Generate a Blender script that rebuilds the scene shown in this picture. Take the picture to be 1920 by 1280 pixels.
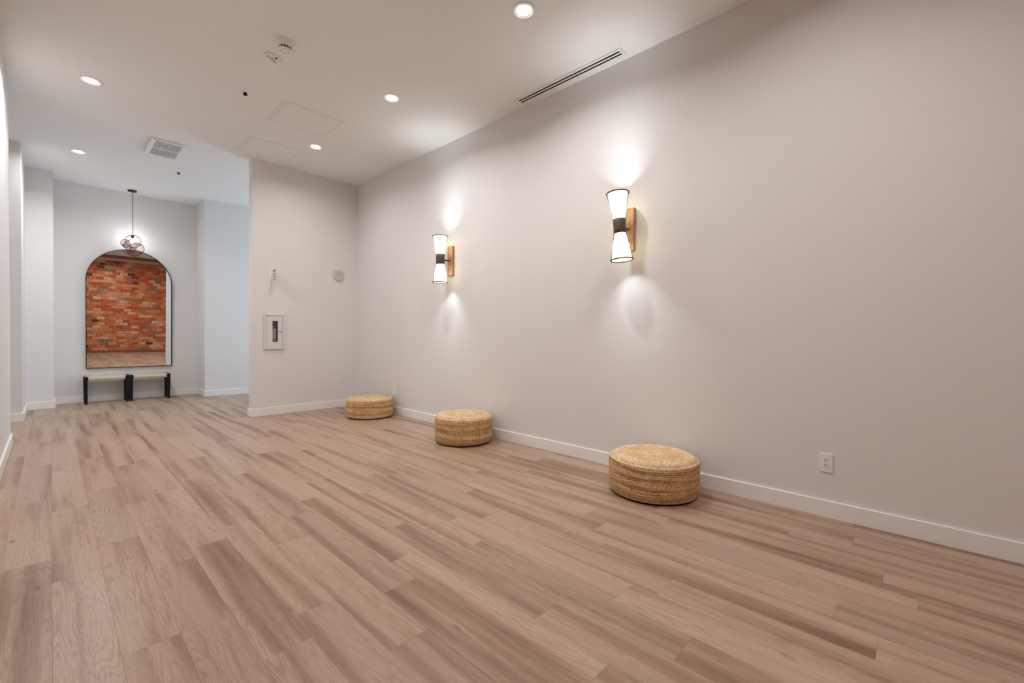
import bpy, bmesh, math, random
import numpy as np
from mathutils import Vector, Matrix, noise

for _o in list(bpy.data.objects):
    bpy.data.objects.remove(_o)
scene = bpy.context.scene
COL = scene.collection
random.seed(7)
PI = math.pi

# ------------------------------------------------------------------ camera
F_PX, YAW, PITCH, ROLL, EYE = 820.66, 46.518, -0.7726, 0.4809, 1.1
_a, _b, _r = (math.radians(v) for v in (YAW, PITCH, ROLL))
_F = Vector((math.sin(_a) * math.cos(_b), math.cos(_a) * math.cos(_b), math.sin(_b)))
_R0 = Vector((math.cos(_a), -math.sin(_a), 0))
_U0 = _R0.cross(_F)
_R = _R0 * math.cos(_r) + _U0 * math.sin(_r)
_U = -_R0 * math.sin(_r) + _U0 * math.cos(_r)
cam_data = bpy.data.cameras.new('camera')
cam_data.sensor_width = 36.0
cam_data.lens = F_PX / 1920 * 36.0
cam_data.clip_start = 0.02
cam = bpy.data.objects.new('camera', cam_data)
COL.objects.link(cam)
M = Matrix((_R, _U, -_F)).transposed().to_4x4()
M.translation = Vector((0, 0, EYE))
cam.matrix_world = M
scene.camera = cam

# ------------------------------------------------------------------ world, exposure
world = bpy.data.worlds.new('world')
scene.world = world
world.use_nodes = True
_bg = world.node_tree.nodes['Background']
_bg.inputs[0].default_value = (0.70, 0.85, 1.0, 1)
_bg.inputs[1].default_value = 5.0
scene.view_settings.view_transform = 'Standard'
scene.view_settings.look = 'None'
scene.view_settings.gamma = 1.0
scene.view_settings.use_curve_mapping = False
scene.view_settings.exposure = 0.0

# light levels of the lamps (used in their builders)
DOWNLIGHT_W = 16.5
DOWNLIGHT_COL = (1.0, 0.985, 0.985)
SCONCE_W = 14.5
SCONCE_UP_W = 12.0
SCONCE_DOWN_W = 5.0
SCONCE_COL = (0.88, 0.95, 1.0)
PENDANT_W = 26.0
PENDANT_COL = (0.93, 0.96, 1.0)

# ------------------------------------------------------------------ room dimensions (metres)
HC = 3.392            # ceiling height
XW = 3.284            # right wall
YP = 6.430            # partition wall, front face
YPB = 6.545           # partition, back face
XP = 1.815            # partition free end
YM = 9.572            # mirror wall
YR = 9.040            # wall right of the mirror
XR = 1.832            # corner right of the mirror
YL = 9.130            # wall left of the mirror
XL2 = 0.033
XN = -0.240           # side of the niche block
YN = 8.000            # front of the niche block
XLW = -0.272          # left wall
YLW = 6.470           # left wall end
YB = -1.650           # brick wall behind the camera
XFAR = 4.60           # window wall of the side room
BBH, BBT = 0.104, 0.014


# ------------------------------------------------------------------ materials
def nt(name):
    m = bpy.data.materials.new(name)
    m.use_nodes = True
    n = m.node_tree.nodes
    return m, n, m.node_tree.links, n['Principled BSDF']


def plain(name, col, rough=0.5, metal=0.0, spec=0.5, bump=0.0, bscale=200.0, var=0.0, vscale=8.0):
    """principled material with procedural colour variation and fine relief"""
    m, n, l, b = nt(name)
    b.inputs['Base Color'].default_value = (*col, 1)
    b.inputs['Roughness'].default_value = rough
    b.inputs['Metallic'].default_value = metal
    b.inputs['Specular IOR Level'].default_value = spec
    tc = n.new('ShaderNodeTexCoord')
    if var > 0:
        nz = n.new('ShaderNodeTexNoise')
        nz.inputs['Scale'].default_value = vscale
        nz.inputs['Detail'].default_value = 4
        l.new(tc.outputs['Object'], nz.inputs['Vector'])
        mx = n.new('ShaderNodeMix')
        mx.data_type = 'RGBA'
        mx.inputs[6].default_value = (*[c * (1 - var) for c in col], 1)
        mx.inputs[7].default_value = (*[min(1, c * (1 + var)) for c in col], 1)
        l.new(nz.outputs['Fac'], mx.inputs[0])
        l.new(mx.outputs[2], b.inputs['Base Color'])
    if bump > 0:
        nb = n.new('ShaderNodeTexNoise')
        nb.inputs['Scale'].default_value = bscale
        nb.inputs['Detail'].default_value = 3
        l.new(tc.outputs['Object'], nb.inputs['Vector'])
        bp = n.new('ShaderNodeBump')
        bp.inputs['Strength'].default_value = bump
        bp.inputs['Distance'].default_value = 0.002
        l.new(nb.outputs['Fac'], bp.inputs['Height'])
        l.new(bp.outputs['Normal'], b.inputs['Normal'])
    return m


def emit(name, col, strength):
    m, n, l, b = nt(name)
    b.inputs['Base Color'].default_value = (*col, 1)
    b.inputs['Emission Color'].default_value = (*col, 1)
    b.inputs['Emission Strength'].default_value = strength
    return m


PAINT = plain('wall_paint', (0.80, 0.785, 0.77), 0.62, spec=0.25, bump=0.06, bscale=260, var=0.006, vscale=1.5)
CEIL = plain('ceiling_paint', (0.885, 0.885, 0.87), 0.75, spec=0.2, bump=0.05, bscale=300, var=0.005, vscale=1.2)
TRIM = plain('trim_paint', (0.90, 0.89, 0.875), 0.35, spec=0.4, bump=0.02, bscale=80, var=0.006)
WHITE = plain('white_plastic', (0.88, 0.87, 0.86), 0.35, spec=0.45, var=0.006)
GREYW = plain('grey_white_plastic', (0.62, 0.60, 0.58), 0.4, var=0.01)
SPKW = plain('speaker_grey', (0.60, 0.585, 0.575), 0.5, var=0.01)
SHADOWGAP = plain('panel_gap', (0.42, 0.38, 0.34), 0.8)
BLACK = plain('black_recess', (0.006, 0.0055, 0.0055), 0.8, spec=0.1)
DARKMETAL = plain('dark_bronze', (0.06, 0.04, 0.03), 0.4, metal=0.6, var=0.1, vscale=30)
RIMDARK = plain('dark_brown_rattan', (0.045, 0.028, 0.018), 0.7, spec=0.1, var=0.2, vscale=60)
BLACKWOOD = plain('black_stained_wood', (0.006, 0.007, 0.009), 0.45, spec=0.25, bump=0.1, bscale=120)
CHROME = plain('chrome', (0.75, 0.75, 0.76), 0.2, metal=1.0)
COPPER = plain('copper_wire', (0.26, 0.125, 0.098), 0.55, metal=0.1, spec=0.2, var=0.1, vscale=40)
WIREDARK = plain('dark_copper_hoop', (0.014, 0.008, 0.007), 0.6, spec=0.1)
RED = plain('extinguisher_red', (0.50, 0.02, 0.03), 0.25, var=0.03)
LABELW = plain('label_paper', (0.75, 0.75, 0.72), 0.5, var=0.12, vscale=60)
LABELY = plain('label_yellow', (0.60, 0.38, 0.10), 0.5, var=0.15, vscale=80)
CABGREY = plain('cabinet_enamel', (0.74, 0.75, 0.76), 0.3, var=0.006)
SIGNINK = plain('sign_ink', (0.22, 0.15, 0.11), 0.6, var=0.1)
BEAM = plain('stained_beam_wood', (0.24, 0.10, 0.04), 0.5, var=0.3, vscale=6)
MORTAR = plain('mortar', (0.66, 0.48, 0.36), 0.9, bump=0.5, bscale=90, var=0.25, vscale=9)
SUBFLOOR = plain('subfloor', (0.16, 0.11, 0.08), 0.9)
CORDW = plain('grey_cord', (0.12, 0.11, 0.11), 0.6)
LENS = emit('downlight_lens', (1.0, 0.97, 0.94), 22.0)
BULB = emit('bulb_glow', (1.0, 0.97, 0.93), 30.0)


def shade_mat():
    m, n, l, b = nt('cream_fabric_liner')
    tr = n.new('ShaderNodeBsdfTranslucent'); tr.inputs[0].default_value = (0.98, 0.84, 0.55, 1)
    df = n.new('ShaderNodeBsdfDiffuse'); df.inputs[0].default_value = (0.62, 0.57, 0.47, 1)
    mx = n.new('ShaderNodeMixShader'); mx.inputs[0].default_value = 0.35
    l.new(tr.outputs[0], mx.inputs[1]); l.new(df.outputs[0], mx.inputs[2])
    l.new(mx.outputs[0], n['Material Output'].inputs[0])
    return m


SHADE = shade_mat()


def wood_plank():
    m, n, l, b = nt('oak_vinyl_plank')
    tc = n.new('ShaderNodeTexCoord')
    oi = n.new('ShaderNodeObjectInfo')
    mul = n.new('ShaderNodeVectorMath'); mul.operation = 'SCALE'
    cmb = n.new('ShaderNodeCombineXYZ')
    for s, k in ((0, 37.0), (1, 91.0), (2, 13.0)):
        mm = n.new('ShaderNodeMath'); mm.operation = 'MULTIPLY'; mm.inputs[1].default_value = k
        l.new(oi.outputs['Random'], mm.inputs[0]); l.new(mm.outputs[0], cmb.inputs[s])
    add = n.new('ShaderNodeVectorMath'); add.operation = 'ADD'
    l.new(tc.outputs['Object'], add.inputs[0]); l.new(cmb.outputs[0], add.inputs[1])

    def tex(scale, detail, rough=0.5, dist=0.0):
        mp = n.new('ShaderNodeMapping'); mp.inputs['Scale'].default_value = scale
        l.new(add.outputs[0], mp.inputs[0])
        t = n.new('ShaderNodeTexNoise'); t.inputs['Scale'].default_value = 1.0
        t.inputs['Detail'].default_value = detail; t.inputs['Roughness'].default_value = rough
        t.inputs['Distortion'].default_value = dist
        l.new(mp.outputs[0], t.inputs['Vector'])
        return t.outputs['Fac']

    def ramp(src, stops):
        r = n.new('ShaderNodeValToRGB')
        e = r.color_ramp.elements
        e[0].position, e[0].color = stops[0][0], (*stops[0][1], 1)
        e[1].position, e[1].color = stops[-1][0], (*stops[-1][1], 1)
        for p_, c_ in stops[1:-1]:
            x = e.new(p_); x.color = (*c_, 1)
        l.new(src, r.inputs[0])
        return r.outputs['Color']

    def mix(kind, fac, a_, b_):
        x = n.new('ShaderNodeMix'); x.data_type = 'RGBA'; x.blend_type = kind
        if isinstance(fac, float): x.inputs[0].default_value = fac
        else: l.new(fac, x.inputs[0])
        l.new(a_, x.inputs[6])
        l.new(b_, x.inputs[7])
        return x.outputs[2]
    band = tex((10.5, 0.50, 1), 3.0, 0.5)
    c = ramp(band, [(0.27, (0.228, 0.132, 0.080)), (0.41, (0.355, 0.230, 0.156)), (0.50, (0.450, 0.314, 0.226)), (0.72, (0.492, 0.358, 0.268))])
    # cathedral grain: contour lines of a noise field stretched along the plank
    field = tex((11.0, 0.85, 1), 1.5, 0.5, 0.25)
    m1 = n.new('ShaderNodeMath'); m1.operation = 'MULTIPLY'; m1.inputs[1].default_value = 170.0
    m2_ = n.new('ShaderNodeMath'); m2_.operation = 'SINE'
    l.new(field, m1.inputs[0]); l.new(m1.outputs[0], m2_.inputs[0])
    m3 = n.new('ShaderNodeMath'); m3.operation = 'MULTIPLY_ADD'; m3.inputs[1].default_value = 0.5; m3.inputs[2].default_value = 0.5
    l.new(m2_.outputs[0], m3.inputs[0])
    cg = ramp(m3.outputs[0], [(0.0, (0.87, 0.845, 0.82)), (0.45, (1, 1, 1)), (1.0, (1.03, 1.03, 1.03))])
    mask = ramp(tex((6.0, 1.1, 1), 1.0), [(0.40, (0.15, 0.15, 0.15)), (0.60, (1, 1, 1))])
    c2 = mix('MULTIPLY', 1.0, c, cg)
    c = mix('MIX', mask, c, c2)
    fine = ramp(tex((260.0, 10.0, 1), 4.0, 0.65), [(0.32, (0.78, 0.75, 0.72)), (0.56, (1.04, 1.04, 1.04))])
    c = mix('MULTIPLY', 0.85, c, fine)
    # knots
    mpv = n.new('ShaderNodeMapping'); mpv.inputs['Scale'].default_value = (6.2, 2.2, 1)
    l.new(add.outputs[0], mpv.inputs[0])
    vo = n.new('ShaderNodeTexVoronoi'); vo.inputs['Scale'].default_value = 0.8; vo.inputs['Randomness'].default_value = 1.0
    l.new(mpv.outputs[0], vo.inputs['Vector'])
    kn = ramp(vo.outputs['Distance'], [(0.02, (0.55, 0.50, 0.46)), (0.07, (1, 1, 1))])
    c = mix('MULTIPLY', 1.0, c, kn)
    # tone of each plank
    tone = ramp(oi.outputs['Random'], [(0.0, (0.91, 0.91, 0.91)), (0.3, (0.99, 0.985, 0.98)), (0.6, (1.0, 1.0, 1.0)), (1.0, (1.05, 1.055, 1.06))])
    c = mix('MULTIPLY', 1.0, c, tone)
    l.new(c, b.inputs['Base Color'])
    b.inputs['Roughness'].default_value = 0.36
    b.inputs['Specular IOR Level'].default_value = 0.32
    bp = n.new('ShaderNodeBump'); bp.inputs['Strength'].default_value = 0.12; bp.inputs['Distance'].default_value = 0.0012
    l.new(fine, bp.inputs['Height'])
    l.new(bp.outputs['Normal'], b.inputs['Normal'])
    return m


def brick_mat():
    m, n, l, b = nt('old_brick')
    oi = n.new('ShaderNodeObjectInfo'); tc = n.new('ShaderNodeTexCoord')
    r = n.new('ShaderNodeValToRGB'); e = r.color_ramp.elements
    r.color_ramp.interpolation = 'CONSTANT'
    cols = [(0.0, (0.62, 0.16, 0.05)), (0.2, (0.74, 0.27, 0.10)), (0.38, (0.54, 0.10, 0.03)), (0.52, (0.80, 0.38, 0.20)),
            (0.66, (0.36, 0.19, 0.11)), (0.74, (0.66, 0.20, 0.06)), (0.86, (0.17, 0.045, 0.025)), (0.91, (0.82, 0.50, 0.32)), (0.96, (0.34, 0.20, 0.13))]
    e[0].position, e[0].color = 0.0, (*cols[0][1], 1)
    e[1].position, e[1].color = cols[1][0], (*cols[1][1], 1)
    for p_, c_ in cols[2:]:
        x = e.new(p_); x.color = (*c_, 1)
    at = n.new('ShaderNodeAttribute'); at.attribute_name = 'tone'
    ad = n.new('ShaderNodeMath'); ad.operation = 'ADD'
    fr = n.new('ShaderNodeMath'); fr.operation = 'FRACT'
    l.new(oi.outputs['Random'], ad.inputs[0]); l.new(at.outputs['Fac'], ad.inputs[1])
    l.new(ad.outputs[0], fr.inputs[0]); l.new(fr.outputs[0], r.inputs[0])
    nz = n.new('ShaderNodeTexNoise'); nz.inputs['Scale'].default_value = 24; nz.inputs['Detail'].default_value = 5
    geo = n.new('ShaderNodeNewGeometry')
    l.new(geo.outputs['Position'], nz.inputs['Vector'])
    r2 = n.new('ShaderNodeValToRGB'); e2 = r2.color_ramp.elements
    e2[0].position, e2[0].color = 0.3, (0.62, 0.58, 0.55, 1)
    e2[1].position, e2[1].color = 0.7, (1.15, 1.12, 1.1, 1)
    l.new(nz.outputs['Fac'], r2.inputs[0])
    mx = n.new('ShaderNodeMix'); mx.data_type = 'RGBA'; mx.blend_type = 'MULTIPLY'; mx.inputs[0].default_value = 1
    l.new(r.outputs[0], mx.inputs[6]); l.new(r2.outputs[0], mx.inputs[7])
    # whitish efflorescence
    n3 = n.new('ShaderNodeTexNoise'); n3.inputs['Scale'].default_value = 2.2; n3.inputs['Detail'].default_value = 6
    l.new(geo.outputs['Position'], n3.inputs['Vector'])
    r3 = n.new('ShaderNodeValToRGB'); e3 = r3.color_ramp.elements
    e3[0].position, e3[0].color = 0.60, (0, 0, 0, 1)
    e3[1].position, e3[1].color = 0.78, (0.7, 0.7, 0.7, 1)
    l.new(n3.outputs['Fac'], r3.inputs[0])
    m2 = n.new('ShaderNodeMix'); m2.data_type = 'RGBA'
    l.new(r3.outputs[0], m2.inputs[0]); l.new(mx.outputs[2], m2.inputs[6]); m2.inputs[7].default_value = (0.66, 0.5, 0.42, 1)
    l.new(m2.outputs[2], b.inputs['Base Color'])
    b.inputs['Roughness'].default_value = 0.85
    bp = n.new('ShaderNodeBump'); bp.inputs['Strength'].default_value = 0.5; bp.inputs['Distance'].default_value = 0.004
    l.new(nz.outputs['Fac'], bp.inputs['Height']); l.new(bp.outputs['Normal'], b.inputs['Normal'])
    return m


def jute_mat():
    m, n, l, b = nt('braided_jute')
    tc = n.new('ShaderNodeTexCoord')
    at = n.new('ShaderNodeAttribute'); at.attribute_name = 'tone'
    nz = n.new('ShaderNodeTexNoise'); nz.inputs['Scale'].default_value = 95; nz.inputs['Detail'].default_value = 4; nz.inputs['Roughness'].default_value = 0.75
    l.new(tc.outputs['Object'], nz.inputs['Vector'])
    n2 = n.new('ShaderNodeTexNoise'); n2.inputs['Scale'].default_value = 17; n2.inputs['Detail'].default_value = 3
    l.new(tc.outputs['Object'], n2.inputs['Vector'])
    r1 = n.new('ShaderNodeValToRGB'); e = r1.color_ramp.elements
    e[0].position, e[0].color = 0.05, (0.34, 0.165, 0.052, 1)
    e[1].position, e[1].color = 0.95, (0.84, 0.66, 0.44, 1)
    x = e.new(0.5); x.color = (0.64, 0.385, 0.168, 1)
    s1 = n.new('ShaderNodeMath'); s1.operation = 'MULTIPLY_ADD'; s1.inputs[1].default_value = 0.55
    l.new(n2.outputs['Fac'], s1.inputs[0]); l.new(at.outputs['Fac'], s1.inputs[2])
    l.new(s1.outputs[0], r1.inputs[0])
    r2 = n.new('ShaderNodeValToRGB'); e2 = r2.color_ramp.elements
    e2[0].position, e2[0].color = 0.36, (0.30, 0.23, 0.17, 1)
    e2[1].position, e2[1].color = 0.56, (1.15, 1.15, 1.15, 1)
    l.new(nz.outputs['Fac'], r2.inputs[0])
    mx = n.new('ShaderNodeMix'); mx.data_type = 'RGBA'; mx.blend_type = 'MULTIPLY'; mx.inputs[0].default_value = 0.72
    l.new(r1.outputs[0], mx.inputs[6]); l.new(r2.outputs[0], mx.inputs[7])
    l.new(mx.outputs[2], b.inputs['Base Color'])
    b.inputs['Roughness'].default_value = 0.85; b.inputs['Specular IOR Level'].default_value = 0.2
    bp = n.new('ShaderNodeBump'); bp.inputs['Strength'].default_value = 0.7; bp.inputs['Distance'].default_value = 0.004
    l.new(nz.outputs['Fac'], bp.inputs['Height']); l.new(bp.outputs['Normal'], b.inputs['Normal'])
    return m


def walnut_mat():
    m, n, l, b = nt('walnut_plate')
    tc = n.new('ShaderNodeTexCoord')
    mp = n.new('ShaderNodeMapping'); mp.inputs['Scale'].default_value = (60, 60, 5)
    l.new(tc.outputs['Object'], mp.inputs[0])
    nz = n.new('ShaderNodeTexNoise'); nz.inputs['Scale'].default_value = 1; nz.inputs['Detail'].default_value = 4; nz.inputs['Distortion'].default_value = 0.6
    l.new(mp.outputs[0], nz.inputs['Vector'])
    r = n.new('ShaderNodeValToRGB'); e = r.color_ramp.elements
    e[0].position, e[0].color = 0.3, (0.22, 0.10, 0.05, 1)
    e[1].position, e[1].color = 0.7, (0.46, 0.26, 0.15, 1)
    l.new(nz.outputs['Fac'], r.inputs[0]); l.new(r.outputs[0], b.inputs['Base Color'])
    b.inputs['Roughness'].default_value = 0.45
    return m


def cord_mat():
    m, n, l, b = nt('woven_paper_cord')
    tc = n.new('ShaderNodeTexCoord')
    wv = n.new('ShaderNodeTexWave'); wv.inputs['Scale'].default_value = 40; wv.inputs['Distortion'].default_value = 0.6
    l.new(tc.outputs['Object'], wv.inputs['Vector'])
    r = n.new('ShaderNodeValToRGB'); e = r.color_ramp.elements
    e[0].color = (0.50, 0.42, 0.31, 1); e[1].color = (0.74, 0.66, 0.53, 1)
    l.new(wv.outputs['Fac'], r.inputs[0]); l.new(r.outputs[0], b.inputs['Base Color'])
    b.inputs['Roughness'].default_value = 0.8
    return m


def mirror_mat():
    m, n, l, b = nt('mirror_silver')
    b.inputs['Base Color'].default_value = (0.93, 0.94, 0.94, 1)
    b.inputs['Metallic'].default_value = 1.0
    b.inputs['Roughness'].default_value = 0.004
    return m


def glass_mat(name, tint=(0.95, 0.97, 0.98), gloss=0.08):
    m, n, l, b = nt(name)
    out = n['Material Output']
    tr = n.new('ShaderNodeBsdfTransparent'); tr.inputs[0].default_value = (*tint, 1)
    gl = n.new('ShaderNodeBsdfGlossy'); gl.inputs['Roughness'].default_value = 0.02
    mx = n.new('ShaderNodeMixShader'); mx.inputs[0].default_value = gloss
    l.new(tr.outputs[0], mx.inputs[1]); l.new(gl.outputs[0], mx.inputs[2]); l.new(mx.outputs[0], out.inputs[0])
    return m


PLANK, BRICK, JUTE, WALNUT, CORD, MIRROR = wood_plank(), brick_mat(), jute_mat(), walnut_mat(), cord_mat(), mirror_mat()
PANE = glass_mat('window_glass')
CABGLASS = glass_mat('cabinet_glass', (0.8, 0.8, 0.8), 0.06)
# woven band of the sconces
BAND = plain('woven_dark_band', (0.10, 0.072, 0.055), 0.5, metal=0.2, bump=0.8, bscale=260, var=0.35, vscale=160)


# ------------------------------------------------------------------ mesh helpers
def link(name, me, mat, parent=None, smooth=False, loc=None, rot=None):
    me.name = name
    if mat is not None and len(me.materials) == 0:
        me.materials.append(mat)
    if smooth:
        me.polygons.foreach_set('use_smooth', [True] * len(me.polygons))
    o = bpy.data.objects.new(name, me)
    COL.objects.link(o)
    if parent is not None:
        o.parent = parent
    if loc is not None: o.location = loc
    if rot is not None: o.rotation_euler = rot
    return o


def pyme(v, f):
    me = bpy.data.meshes.new('m')
    me.from_pydata([tuple(map(float, p)) for p in v], [], f)
    me.update()
    return me


def bm_box(bm, x0, x1, y0, y1, z0, z1):
    vs = [bm.verts.new(p) for p in ((x0, y0, z0), (x1, y0, z0), (x1, y1, z0), (x0, y1, z0), (x0, y0, z1), (x1, y0, z1), (x1, y1, z1), (x0, y1, z1))]
    for q in ((3, 2, 1, 0), (4, 5, 6, 7), (0, 1, 5, 4), (1, 2, 6, 5), (2, 3, 7, 6), (3, 0, 4, 7)):
        bm.faces.new([vs[i] for i in q])


def boxes(lst, bev=0.0, seg=2):
    bm = bmesh.new()
    for b_ in lst:
        bm_box(bm, *b_)
    if bev > 0:
        bmesh.ops.bevel(bm, geom=list(bm.edges), offset=bev, segments=seg, affect='EDGES', profile=0.5)
    me = bpy.data.meshes.new('m')
    bm.to_mesh(me); bm.free()
    return me


def lathe(profile, seg=48, cap0=True, cap1=True):
    v, f = [], []
    for r, z in profile:
        for i in range(seg):
            a = 2 * PI * i / seg
            v.append((r * math.cos(a), r * math.sin(a), z))
    for k in range(len(profile) - 1):
        for i in range(seg):
            j = (i + 1) % seg
            f.append((k * seg + i, k * seg + j, (k + 1) * seg + j, (k + 1) * seg + i))
    if cap0: f.append(tuple(range(seg))[::-1])
    if cap1: f.append(tuple((len(profile) - 1) * seg + i for i in range(seg)))
    return pyme(v, f)


def torus(R, r, seg=48, sec=8):
    v, f = [], []
    for i in range(seg):
        a = 2 * PI * i / seg
        for j in range(sec):
            t = 2 * PI * j / sec
            v.append(((R + r * math.cos(t)) * math.cos(a), (R + r * math.cos(t)) * math.sin(a), r * math.sin(t)))
    for i in range(seg):
        for j in range(sec):
            f.append((i * sec + j, ((i + 1) % seg) * sec + j, ((i + 1) % seg) * sec + (j + 1) % sec, i * sec + (j + 1) % sec))
    return pyme(v, f)


def tube(p0, p1, r, seg=10):
    p0, p1 = Vector(p0), Vector(p1)
    d = (p1 - p0).normalized()
    q = d.to_track_quat('Z', 'Y')
    v = []
    for p in (p0, p1):
        for i in range(seg):
            a = 2 * PI * i / seg
            v.append(p + q @ Vector((r * math.cos(a), r * math.sin(a), 0)))
    f = [(i, (i + 1) % seg, seg + (i + 1) % seg, seg + i) for i in range(seg)]
    f += [tuple(range(seg))[::-1], tuple(seg + i for i in range(seg))]
    return pyme(v, f)


def thing(name, label, cat, loc=(0, 0, 0), rot=(0, 0, 0), group=None):
    o = bpy.data.objects.new(name, None)
    o.empty_display_size = 0.1
    COL.objects.link(o)
    o.location = loc; o.rotation_euler = rot
    tag(o, label, cat, group)
    return o


def tag(o, label, cat, group=None):
    o['label'] = label; o['category'] = cat
    if group: o['group'] = group
    return o


def struct(name, me, mat, label=None, cat=None, parent=None):
    o = link(name, me, mat, parent)
    o['kind'] = 'structure'
    if label: o['label'] = label
    if cat: o['category'] = cat
    return o


# ------------------------------------------------------------------ room shell
struct('ceiling', boxes([(-1.75, 4.75, -1.80, 9.7, HC, HC + 0.1)]), CEIL, 'flat off-white painted ceiling with recessed lights', 'ceiling')
struct('wall_right', boxes([(XW, XW + 0.12, -1.80, YP, 0, HC)]), PAINT, 'long off-white painted wall carrying the two sconces', 'wall')
# partition with the recess for the extinguisher cabinet
RX0, RX1, RZ0, RZ1 = 1.972, 2.194, 0.905, 1.350
struct('wall_middle', boxes([(XP, RX0, YP, YPB, 0, HC), (RX1, XFAR, YP, YPB, 0, HC), (RX0, RX1, YP, YPB, 0, RZ0), (RX0, RX1, YP, YPB, RZ1, HC),
                             (RX0, RX1, YPB - 0.008, YPB, RZ0, RZ1)]), PAINT, 'short off-white partition wall holding the extinguisher cabinet', 'wall')
struct('wall_far', boxes([(XL2, XR, YM, YM + 0.12, 0, HC)]), PAINT, 'far white wall behind the arched mirror', 'wall')
struct('wall_far_right', boxes([(XR, XFAR, YR, YM + 0.12, 0, HC)]), PAINT, 'bluish white far wall just left of the partition edge', 'wall')
struct('wall_far_left', boxes([(XN, XL2, YL, YM + 0.12, 0, HC)]), PAINT, 'narrow white wall stepping forward left of the mirror', 'wall')
struct('wall_niche', boxes([(-1.3, XN, YN, YM + 0.12, 0, HC)]), PAINT, 'shaded narrow wall at the far left behind the left wall', 'wall')
struct('wall_niche_side', boxes([(-1.4, -1.3, 6.35, YM + 0.12, 0, HC)]), PAINT, 'side wall of the niche behind the left wall', 'wall')
struct('wall_left', boxes([(XLW - 0.12, XLW, 1.32, YLW, 0, HC), (-1.3, XLW - 0.12, 6.35, YLW, 0, HC)]), PAINT, 'white wall at the left edge of the photo', 'wall')
struct('wall_left_return', boxes([(-1.6, XLW, 1.20, 1.32, 0, HC)]), PAINT, 'return wall beside the camera', 'wall')
struct('wall_left_near', boxes([(-1.72, -1.6, -1.80, 1.32, 0, HC)]), PAINT, 'left wall beside the camera', 'wall')

# window wall of the side room behind the partition
WY0, WY1, WZ0, WZ1 = 6.85, 8.75, 0.55, 2.85
struct('wall_far_side', boxes([(XFAR, XFAR + 0.12, YP, WY0, 0, HC), (XFAR, XFAR + 0.12, WY1, YM, 0, HC),
                               (XFAR, XFAR + 0.12, WY0, WY1, 0, WZ0), (XFAR, XFAR + 0.12, WY0, WY1, WZ1, HC)]), PAINT, 'window wall of the side room behind the partition', 'wall')
win = struct('window_1', boxes([(XFAR + 0.03, XFAR + 0.09, WY0, WY0 + 0.05, WZ0, WZ1), (XFAR + 0.03, XFAR + 0.09, WY1 - 0.05, WY1, WZ0, WZ1),
                                (XFAR + 0.03, XFAR + 0.09, WY0 + 0.05, WY1 - 0.05, WZ0, WZ0 + 0.05), (XFAR + 0.03, XFAR + 0.09, WY0 + 0.05, WY1 - 0.05, WZ1 - 0.05, WZ1),
                                (XFAR + 0.03, XFAR + 0.09, 7.78, 7.82, WZ0 + 0.05, WZ1 - 0.05)]), TRIM, 'white framed window of the side room behind the partition', 'window')
for y0, y1 in ((WY0 + 0.05, 7.78), (7.82, WY1 - 0.05)):
    link('pane', boxes([(XFAR + 0.057, XFAR + 0.063, y0, y1, WZ0 + 0.05, WZ1 - 0.05)]), PANE, win)
_pl = bpy.data.lights.new('window_portal', 'AREA')
_pl.shape = 'RECTANGLE'; _pl.size = WZ1 - WZ0; _pl.size_y = WY1 - WY0
_pl.cycles.is_portal = True
_po = bpy.data.objects.new('window_portal', _pl); COL.objects.link(_po)
_po.location = (XFAR + 0.13, (WY0 + WY1) / 2, (WZ0 + WZ1) / 2)
_po.rotation_euler = (0, math.radians(90), 0)


# baseboards
def bb(name, segs, label):
    return struct(name, boxes([(x0, x1, y0, y1, 0.0, BBH) for x0, x1, y0, y1 in segs], bev=0.0018, seg=1), TRIM, label, 'baseboard')


bb('baseboard_right', [(XW - BBT, XW, YB, YP)], 'long white baseboard under the sconce wall')
bb('baseboard_middle', [(XP - BBT, XW - BBT, YP - BBT, YP), (XP - BBT, XP, YP, YPB + BBT)], 'white baseboard wrapping the partition wall')
bb('baseboard_far', [(XL2 + BBT, XR - BBT, YM - BBT, YM)], 'white baseboard behind the two stools')
bb('baseboard_far_right', [(XR - BBT, XR, YR - BBT, YM), (XR, XFAR, YR - BBT, YR)], 'white baseboard along the bluish wall right of the stools')
bb('baseboard_far_left', [(XN + BBT, XL2 + BBT, YL - BBT, YL), (XL2, XL2 + BBT, YL, YM)], 'white baseboard along the wall step left of the stools')
bb('baseboard_niche', [(-1.3, XN + BBT, YN - BBT, YN), (XN, XN + BBT, YN, YL)], 'white baseboard at the shaded corner far left')
bb('baseboard_left', [(XLW, XLW + BBT, 1.2, YLW), (XLW - 0.5, XLW + BBT, YLW, YLW + BBT)], 'white baseboard at the left edge of the photo')

# ------------------------------------------------------------------ floor of planks
FT = 0.005
floor = struct('floor', boxes([(-1.72, 4.70, -1.80, 9.69, -0.10, -FT)]), SUBFLOOR, 'light oak plank floor running through the whole room', 'floor')
PW, PL_ = 0.1616, 1.107
PHASE = {-1: 3.05, 0: 2.76, 1: 4.18, 2: 2.59, 3: 2.71, 4: 1.77, 5: 1.338, 6: 1.66, 7: 0.76, 8: 1.09, 9: 0.609, 10: 0.935, 11: 0.82,
         12: 0.113, 13: 0.253, 14: 0.408, 15: 0.012, 16: 0.13, 17: 0.55, 18: 0.273, 19: 0.58, 20: 0.30}


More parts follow.
